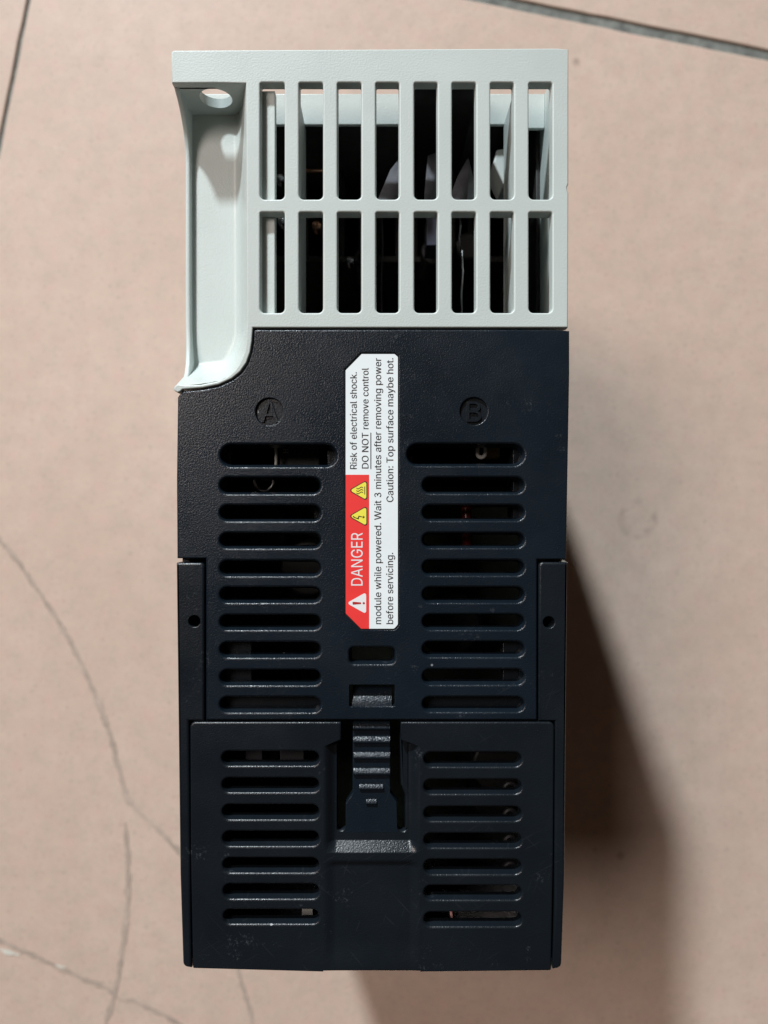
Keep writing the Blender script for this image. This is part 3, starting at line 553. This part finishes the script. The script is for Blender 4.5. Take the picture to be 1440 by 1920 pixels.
# rear mounting ledge lower down, in two pieces, seen through the upper slots
plate('mounting_ledge', [(arc_corner([(326, 96), (768, 96), (768, 150), (760, 160), (470, 160), (470, 175), (326, 175)], [0, 0, 3, 3, 0, 0, 0]), 0.2, 0)], 13.0, 0.7, M_GREY, rear)
plate('mounting_ledge', [(arc_corner([(907, 96), (1052, 96), (1052, 168), (1018, 168), (1014, 160), (915, 160)], [0, 0, 3, 3, 3, 3]), 0.2, 0)], 13.0, 0.7, M_GREY, rear)
# side walls and inner ribs of the grey housing
box('side_wall', 1052, 96, 1.95, 1064, 612, 119.5, M_GREY, rear, 0.05)
box('inner_rib', 539, 158, 1.95, 556, 606, 15.5, M_GREY, rear, 0.1)
box('inner_rib', 968, 158, 1.95, 986, 606, 13.5, M_GREY, rear, 0.1)
box('inner_ledge', 481, 158, 2.0, 512, 606, 4.0, M_GREY, rear, 0.15)
box('cross_rib', 480, 377, 1.95, 1050, 394, 3.4, M_GREY, rear, 0.1)
plate('guide_block', [(arc_corner([down(*p, 16) for p in ((925, 305), (931, 280), (952, 277), (956, 345), (944, 345))], 4), 0.4, 0)], 16, 8, M_GREY, rear)
tube('guide_post', [(1008, 130, 14), (1010, 150, 30)], 1.0, M_GREY, rear)
# heat sink with fins inside the grey housing
hs = finish(box_bm(352, 99, 14.2, 1050, 108, 119.4), 'heat_sink', M_ALU, drive)
box('back_plate', 770, 97, 1.95, 905, 118, 60, M_ALU, hs, 0.1)
box('side_plate', 1043, 112, 17, 1051, 606, 119, M_ALU, hs, 0.2)
for i in range(15):
    x = 380 + i * 46
    box('cooling_fin', x, 112, 44 + 3 * math.sin(i * 2.1), x + 11, 330, 118, M_ALU, hs, 0.2)
box('base_plate', 360, 330, 40, 1048, 345, 118, M_ALU, hs, 0.2)
# folded insulating film behind the grille
def film(name, pts, faces, mat):
    bm = bmesh.new(); v = [bm.verts.new(V(*p)) for p in pts]
    for f in faces: bm.faces.new([v[i] for i in f])
    bmesh.ops.solidify(bm, geom=bm.faces[:], thickness=0.00025)
    return finish(bm, name, mat, drive, 20)
def fp(px, py, d): return (*down(px, py, d), d)
film('insulating_film', [fp(704, 384, 9), fp(732, 318, 15), fp(748, 298, 17), fp(764, 384, 9)], [(0, 1, 2), (0, 2, 3)], M_FILM)
film('insulating_film', [fp(794, 384, 8), fp(802, 292, 17), fp(824, 284, 18), fp(806, 384, 8), fp(832, 384, 12)], [(0, 1, 3), (1, 2, 3), (2, 4, 3)], M_FILM)
film('insulating_film', [fp(838, 384, 10), fp(858, 330, 16), fp(878, 294, 17), fp(876, 384, 7), fp(900, 384, 11)], [(0, 1, 3), (1, 2, 3), (2, 4, 3)], M_FILM)
# --- black parts --------------------------------------------------------------------------------
def stad(x0, y0, x1, y1):
    x0 += 3; x1 -= 3; y0 += 3.2; y1 -= 3.2
    return rect(x0, y0, x1, y1, (y1 - y0) / 2 - 0.2, 8)
LR = [(892, 929), (944, 980), (996, 1031), (1048, 1083), (1098, 1133), (1150, 1184), (1201, 1236), (1253, 1288), (1304, 1339)]
RRr = [(892, 928), (944, 979), (996, 1030), (1047, 1082), (1098, 1133), (1149, 1184), (1200, 1235), (1252, 1287), (1304, 1338)]
cover_out = [(476, 619)] + dense((480, 618), (1064, 618), 20) + [(1068, 620), (1068, 700), (1064.5, 900), (1062, 1049), (1007, 1049), (1007, 1350), (386, 1350), (386, 1047), (332, 1047), (331, 900), (333, 745), (336, 740)] \
    + [(345, 733.5), (380, 730.5), (411, 724.5), (436, 713), (453, 699.5), (465, 682), (472, 661), (475.5, 640)]
lab = [(676, 661)] + [(741, 661), (748, 668), (748, 1172), (741, 1181.5), (676, 1181.5), (646, 1152), (646, 692)]
lab_hole = arc_corner(lab, [0, 6, 6, 6, 9, 0, 0, 0][:len(lab)], 4)
SB = 0.42
holes = [(stad(410, 830, 634, 878), SB, 0.5), (stad(760, 829, 986, 876), SB, 0.5)]
holes += [(stad(409, a, 604, b), SB, 0.42) for a, b in LR] + [(stad(789, a, 986, b), SB, 0.42) for a, b in RRr]
holes += [(rect(655, 1214, 740, 1245, 9), SB, 0.35), (rect(655, 1284, 740, 1325, 1.5, 2), 0.12, 0)]
holes += [(circle(505, 772, 26, 40), 0.16, 0), (circle(888.5, 771, 26, 40), 0.16, 0), (lab_hole, 0.15, 0)]
bm = plate_bm([(cover_out, 0.30, 0)] + holes, 0.0, 2.4)
regs = []
for rows, (x0, x1) in ((LR, (430, 584)), (RRr, (809, 966))):
    for a, b in zip(rows, rows[1:]):
        regs.append((x0, (a[0] + a[1]) / 2, x1, (b[0] + b[1]) / 2))
slats = split_regions(bm, regs, [430, 584, 809, 966], [])
cover = finish(bm, 'top_cover', M_BLACK, drive)
cover['label'] = 'black grained top cover with two columns of vent slots'
for nb in slats: finish(nb, 'vent_slat', M_BLACK, cover)
# letter badges sunk into the cover
for ch, cx, cy, w, h in (('A', 505, 771, 32, 40), ('B', 889, 771.5, 27, 38)):
    box_b = plate('letter_badge', [(circle(cx, cy, 27, 32), 0, 0)], 0.55, 0.6, M_BLACK2, cover)
    vs_, _ = text_flat(ch); X0, X1 = min(v[0] for v in vs_), max(v[0] for v in vs_)
    writing('raised_letter', ch, lambda x, y: (cx - w / 2 + (x - X0) / (X1 - X0) * w, cy + h / 2 - y * h, 0.65), M_BLACK2, cover, 0.5)
plate('label_recess', [(rect(640, 655, 754, 1188), 0, 0)], 0.42, 0.5, M_INNER, cover)

# --- warning sticker in its recess
lab_in = arc_corner([(678, 663.5), (740, 663.5), (746, 669), (746, 1171), (739, 1179), (677, 1179), (648, 1150), (648, 694)], [0, 5, 3, 5, 6, 0, 0, 0], 4)
wl_ = plate('warning_label', [(lab_in, 0.0, 0)], 0.16, 0.25, M_LABEL, drive)
wl_['label'] = 'white sticker with red danger strip and black warning text'
red = [(648, 890), (692, 890), (692, 1179), (677, 1179), (648, 1150)]
plate('danger_strip', [(red, 0, 0)], 0.13, 0.02, M_RED, wl_)
DP = 0.105
def tri(apex_x, cy, base_x, half, r=4): return arc_corner([(apex_x, cy), (base_x, cy - half), (base_x, cy + half)], r, 4)
plate('warning_triangle', [(tri(650, 1131, 686.5, 20.5, 3.2), 0, 0)], DP, 0.015, M_WHT, wl_)
plate('exclamation_mark', [(arc_corner([(661, 1128.3), (661, 1133.7), (677, 1132.4), (677, 1129.6)], 1.0, 2), 0, 0)], DP - 0.03, 0.01, M_MARK, wl_)
plate('exclamation_mark', [(circle(682, 1131, 2.1, 12), 0, 0)], DP - 0.03, 0.01, M_MARK, wl_)
for cy in (968, 919.5):
    plate('triangle_border', [(tri(652.5, cy, 688.5, 20.2, 4), 0, 0)], DP, 0.015, M_INK, wl_)
    plate('hazard_triangle', [(tri(656, cy, 686.8, 17.6, 3), 0, 0)], DP - 0.02, 0.01, M_YEL, wl_)
plate('lightning_bolt', [([(661.5, 969.5), (671, 971.2), (672.2, 966.8), (681, 969), (681, 966.6), (684.2, 969.6), (680.2, 972.2), (680.6, 970.2), (673.6, 968.9), (672.4, 974), (661.8, 967.0)], 0, 0)], DP - 0.04, 0.01, M_INK, wl_)
for off_ in (-4.6, 0, 4.6):
    pts = [(668 + 13 * t / 10, 919.5 + off_ + 1.7 * math.sin(t / 10 * 2 * math.pi)) for t in range(11)]
    plate('heat_wave', [([(x, y - 0.75) for x, y in pts] + [(x, y + 0.75) for x, y in reversed(pts)], 0, 0)], DP - 0.04, 0.01, M_INK, wl_)
plate('heat_line', [(rect(683.2, 912, 684.5, 927), 0, 0)], DP - 0.04, 0.01, M_INK, wl_)
printed('printed_text', 'DANGER', 679.8, 1098, 999, 21.5, DP, M_WHT, wl_)
printed('printed_text', 'Risk of electrical shock.', 668.8, 879, 697.5, 12.6, DP, M_INK, wl_)
printed('printed_text', 'DO NOT', 690.8, 878, 811, 12.4, DP, M_INK, wl_)
printed('printed_text', 'remove control', 690.8, 804, 689.5, 12.6, DP, M_INK, wl_)
plate('underline', [(rect(694.4, 811, 696.0, 879), 0, 0)], DP, 0.015, M_INK, wl_)
printed('printed_text', 'module while powered. Wait 3 minutes after removing power', 714.6, 1170, 671, 12.8, DP, M_INK, wl_)
printed('printed_text', 'before servicing.', 737.0, 1170, 1036.5, 12.8, DP, M_INK, wl_)
printed('printed_text', 'Caution: Top surface maybe hot.', 737.4, 941, 671, 12.8, DP, M_INK, wl_)

# --- front case: black shell with the two side strips
case_out = [(478, 630), (1060, 630), (1060, 1060), (1054, 1560), (1049, 1812), (348, 1812), (340, 1560), (335, 1060), (335, 745), (400, 736), (444, 714), (468, 690)]
case_in = [(492, 644), (1046, 644), (1046, 1060), (1040, 1560), (1035, 1798), (362, 1798), (354, 1560), (349, 1060), (349, 757), (404, 748), (452, 724), (480, 696)]
bm = plate_bm([(case_out, 0, 0), (case_in, 0, 0)], 2.45, 117.0)
plate_bm([(case_out, 0, 0)], 119.0, 0.9, 1.0, bm)
case = finish(bm, 'front_case', M_BLACK2, drive)
stripL = arc_corner([(330, 1055), (383, 1055), (383, 1352.5), (353.5, 1352.5), (357, 1700), (359, 1816.5), (342.5, 1814), (337, 1640)], [2, 8, 0, 0, 0, 0, 12, 60], 5)
stripR = arc_corner([(1064.5, 1054), (1010.5, 1054), (1010.5, 1352.5), (1042, 1352.5), (1040, 1700), (1036.5, 1819), (1053.5, 1816), (1059.5, 1640)], [1, 8, 0, 0, 0, 0, 12, 60], 5)
plate('side_strip', [(stripL, 0.45, 0), (circle(364, 1165, 11, 24), 0.16, 0)], 0.1, 3.0, M_BLACK2, case)
plate('side_strip', [(stripR, 0.45, 0), (circle(1029.5, 1167, 11, 24), 0.16, 0)], 0.1, 3.0, M_BLACK2, case)
plate('corner_lug', [([(1056, 1048), (1066, 1055.5), (1056, 1055.5)], 0.0, 0)], 0.6, 2.0, M_GREY, case)
# shelf of the inner frame under the cover, seen through the lower slots
shelf = [(395, 1190), (466, 1190), (466, 1292), (614, 1292), (614, 1345), (775, 1345), (775, 1292), (948, 1292), (948, 1190), (1004, 1190), (1004, 1349), (390, 1349)]
fr = plate('inner_frame', [(shelf, 0.2, 0)], 3.0, 2.2, M_BLACK2, drive)
plate('frame_post', [([(392, 826), (428, 826), (424, 880), (392, 880)], 0.1, 0)], 3.2, 6.0, M_BLACK2, fr)
plate('frame_post', [(rect(611, 835, 640, 880), 0.1, 0)], 4.0, 6.0, M_BLACK2, fr)
plate('frame_post', [(rect(968, 826, 1000, 985), 0.1, 0)], 3.2, 6.0, M_BLACK2, fr)
plate('frame_post', [(rect(748, 852, 775, 882), 0.1, 0)], 3.2, 6.0, M_BLACK2, fr)
plate('frame_post', [(rect(585, 940, 612, 985), 0.1, 0)], 4.5, 6.0, M_BLACK2, fr)
# spring clip in the small window
bm = bmesh.new()
bm = grid_bm(lin(660, 734.5, 24), lin(1292, 1328, 22), lambda x, y: 2.75 - 2.25 * math.sin(max(0, min(1, (y - 1292) / 36)) * 1.25) / math.sin(1.25))
finish(bm, 'clip_tab', M_BLACK, drive, 60)['label'] = 'sloping catch in the small window'

# --- terminal cover with its latch
TL = [(1406, 1439), (1456, 1489), (1506, 1540), (1556, 1590), (1606, 1640), (1655, 1689), (1703, 1736)]
TR = [(1408, 1441), (1459, 1492), (1510, 1543), (1560, 1593), (1609, 1643), (1658, 1691), (1708, 1741)]
IX0, IX1 = 606, 788
left_pl = arc_corner([(356, 1354), (640, 1354), (640, 1388), (IX0, 1400), (IX0, 1822), (361, 1817), (357, 1600)], [10, 3, 0, 0, 0, 3, 0], 5)
right_pl = arc_corner([(751, 1354), (1039.5, 1354), (1038, 1600), (1034, 1821), (IX1, 1822), (IX1, 1400), (751, 1388)], [3, 10, 0, 3, 0, 0, 0], 5)
def bevL(x, y): return 0.0 if x > IX0 - 2 and y > 1392 else 0.35
def bevR(x, y): return 0.0 if x < IX1 + 2 and y > 1392 else 0.35
bm = plate_bm([(left_pl, bevL, 0)] + [(stad(412.5 + i * 0.5, a, 601, b), SB, 0.26) for i, (a, b) in enumerate(TL)], 0.05, 2.4)
plate_bm([(right_pl, bevR, 0)] + [(stad(792, a, 981, b), SB, 0.26) for a, b in TR], 0.05, 2.4, 1.0, bm)
regs = []
for rows, (x0, x1) in ((TL, (434, 582)), (TR, (811, 962))):
    for a, b in zip(rows, rows[1:]):
        regs.append((x0, (a[0] + a[1]) / 2, x1, (b[0] + b[1]) / 2))
slats = split_regions(bm, regs, [434, 582, 811, 962], [])
LD = 1.55                     # depth of the latch below the upper face
def yprof(y):
    if y < 1582: return LD - 0.05
    if y < 1600: return LD - 0.05 - (LD - 0.15) * (y - 1582) / 18
    if y < 1612: return 0.10
    return 0.10 + 0.50 * sstep(1612, 1628, y)
def insert_depth(x, y):
    w = sstep(IX0, 630, x) * sstep(IX1, 767, x) * (1 - 0.92 * sstep(1765, 1819, y))
    d = 0.05 + w * yprof(y)
    if y > 1818: d += 0.35 * (1 - math.sqrt(max(0.0, 1 - ((y - 1818) / 4.05) ** 2)))
    if y > 1822: d = 3.0
    return d
grid_bm(lin(IX0, IX1, 91), lin(1568, 1576, 3) + lin(1578, 1634, 56) + lin(1644, 1814, 14) + lin(1817, 1822, 8) + [1822.1], insert_depth, bm)
for xs_ in (lin(IX0, 630, 14), lin(766, IX1, 14)):
    grid_bm(xs_, lin(1399, 1568, 14), insert_depth, bm)
bmesh.ops.recalc_face_normals(bm, faces=[f for f in bm.faces if False])
tcov = finish(bm, 'terminal_cover', M_BLACK2, drive, 50)
tcov['label'] = 'lower black terminal cover with vent slots and a central latch'
for nb in slats: finish(nb, 'vent_slat', M_BLACK2, tcov)
# inner walls of the two latch slots
box('slot_wall', 612, 1400, 2.0, 630, 1562, 6, M_INNER, tcov, 0.05)
plate('slot_wall', [(arc_corner([(750, 1388), (770, 1388), (770, 1564), (760, 1564), (760, 1500), (752, 1480)], 2), 0.5, 0)], 2.0, 4.0, M_BLACK2, tcov)
tongue = arc_corner([down(x, y, LD) for x, y in ((661, 1352.5), (732, 1352.5), (732, 1487), (744.5, 1505), (744.5, 1560.9), (648, 1560.9), (648, 1507), (661, 1487))], [5, 5, 3, 3, 0, 0, 3, 3], 4)
def bevT(x, y): return 0.0 if y > 1563 else 0.22
latch = plate('latch', [(tongue, bevT, 0)], LD, 2.0, M_BLACK, drive)
latch['label'] = 'ribbed release latch of the terminal cover'
ears = bmesh.new()
for x0, x1 in ((628.5, 648), (744.8, 767)):     # rounded ends of the slots
    pts = [((x0 + x1) / 2 - (x1 - x0) / 2 * math.cos(a), 1557 + (x1 - x0) / 2 * math.sin(a)) for a in [math.pi * i / 10 for i in range(11)]] + [(x1, 1571), (x0, 1571)]
    plate_bm([(pts, 0, 0)], LD + 0.02, 2.0, 1.0, ears, 1)
finish(ears, 'slot_end', M_BLACK2, tcov)
def rib(x0, x1, yc, hw, height):
    """a ridge with one long slope towards the grip side"""
    x0, yc_ = down(x0, yc, LD); x1, yc = down(x1, yc, LD)
    bm = bmesh.new(); prof = [(-hw, 0), (-hw * 0.9, height * 0.12), (hw * 0.15, height * 0.9), (hw * 0.4, height), (hw * 0.7, height * 0.95), (hw * 0.95, height * 0.5), (hw, 0)]
    A = [bm.verts.new(V(x0, yc + p, LD + 0.02 - h)) for p, h in prof]; B = [bm.verts.new(V(x1, yc + p, LD + 0.02 - h)) for p, h in prof]
    for i in range(len(prof) - 1):
        f = bm.faces.new((A[i], A[i + 1], B[i + 1], B[i])); f.smooth = True
    bm.faces.new(A); bm.faces.new(list(reversed(B)))
    bmesh.ops.recalc_face_normals(bm, faces=bm.faces)
    return finish(bm, 'grip_rib', M_BLACK, latch, 50)
rib(662.5, 731, 1360.5, 8, 0.7)
for yc in (1386.5, 1416, 1446): rib(663, 731, yc, 6.2, 0.62)
rib(674, 718.5, 1475, 5, 0.5)
rib(686.5, 706, 1503, 5, 0.45)

# --- electronics glimpsed through the slots
pcb = box('circuit_board', 360, 900, 34, 1040, 1790, 35.6, M_PCB, drive, 0.0)
def can(name, cx, cy, d0, d1, r, mat):
    return finish(plate_bm([(circle(cx, cy, r, 24), 0.8, 0)], d0, d1 - d0), name, mat, drive)
for cx, cy, d0, r in ((440, 1000, 20, 70), (560, 1080, 16, 60), (480, 1430, 14, 50), (960, 1480, 12, 60), (955, 1590, 20, 42), (860, 1200, 18, 70)):
    can('capacitor', cx, cy, d0, 34, r, M_COMP)
def boxd(name, x0, y0, x1, y1, d0, d1, mat, r=0.2):
    a = down(x0, y0, d0); b = down(x1, y1, d0); return box(name, *a, d0, *b, d1, mat, drive, r)
def tubed(name, pts, rad, mat, n=10): return tube(name, [(*down(x, y, d), d) for x, y, d in pts], rad, mat, drive, n)
chip = boxd('relay', 524, 815, 600, 885, 9, 26, M_COMP, 0.3)
writing('relay_print', 'HE', lambda x, y: (*down(541 - y * 11, 850 - x * 8.5, 8.95), 8.95), M_MUTE, chip)
tubed('wire', [(516, 810, 8), (516, 830, 7), (518, 850, 6.5), (517, 890, 7)], 0.32, M_MUTE)
tubed('wire', [(495 + 18 * math.cos(a), 902 + 18 * math.sin(a), 9) for a in [math.pi * i / 10 for i in range(-2, 13)]], 0.3, M_STEEL, 8)
tubed('red_component', [(875, 935, 9), (875, 965, 8.2), (876, 1000, 8.2), (876, 1035, 9)], 1.0, M_RCAP, 14)
tubed('wire', [(895, 815, 7), (895, 845, 6)] + [(902.5 + 7.5 * math.cos(a), 850 + 8 * math.sin(a), 6) for a in [math.pi * (1 - i / 8) for i in range(9)]] + [(910, 845, 6), (910, 815, 7)], 0.4, M_MUTE)
boxd('ochre_component', 912, 826, 938, 858, 9, 14, M_YCMP, 0.3)
boxd('pale_connector', 566, 1700, 586.5, 1742, 8, 13, M_MUTE)
boxd('dark_connector', 460, 1398, 492, 1445, 6, 16, M_INNER)
boxd('dark_connector', 525, 1398, 570, 1445, 6, 16, M_INNER)
tubed('wire', [(844, 1690, 5.5), (846, 1712, 5.0), (851, 1745, 5.5)], 0.26, M_WIRE, 8)
for yc in (1466, 1516, 1566, 1616):
    tubed('wire', [(957 + 12 * math.cos(a), yc + 16 + 14 * math.sin(a), 7) for a in [math.pi + math.pi * i / 8 for i in range(9)]], 0.5, M_INNER, 8)
for px, py, d, r, m_ in ((594, 420, 26, 1.2, M_COPPER), (657, 486, 30, 1.0, M_STEEL), (808, 262, 34, 1.6, M_STEEL), (525, 330, 22, 1.1, M_STEEL), (528, 412, 18, 0.9, M_STEEL)):
    can('screw_head', *down(px, py, d), d, d + 3, r * 10, m_)
tubed('bus_bar', [(570, 320, 26), (612, 320, 26)], 0.45, M_COPPER, 8)
for x, y0, y1, d in ((716, 400, 592, 30), (862, 400, 470, 20), (866, 470, 592, 18), (1002, 405, 500, 22)):
    tubed('wire', [(x, y0, d + 2), (x + 2, (2 * y0 + y1) / 3, d), (x - 1, (y0 + 2 * y1) / 3, d + 1), (x, y1, d + 3)], 0.2, M_INNER if x < 800 else M_STEEL, 6)
for x, y, d in ((690, 480, 40), (815, 470, 36), (880, 460, 34)):
    can('capacitor', *down(x, y, d), d, d + 14, 34, M_COMP)
boxd('terminal_block', 800, 405, 826, 460, 24, 32, simple('slate_component', (0.05, 0.05, 0.07), 0.4))
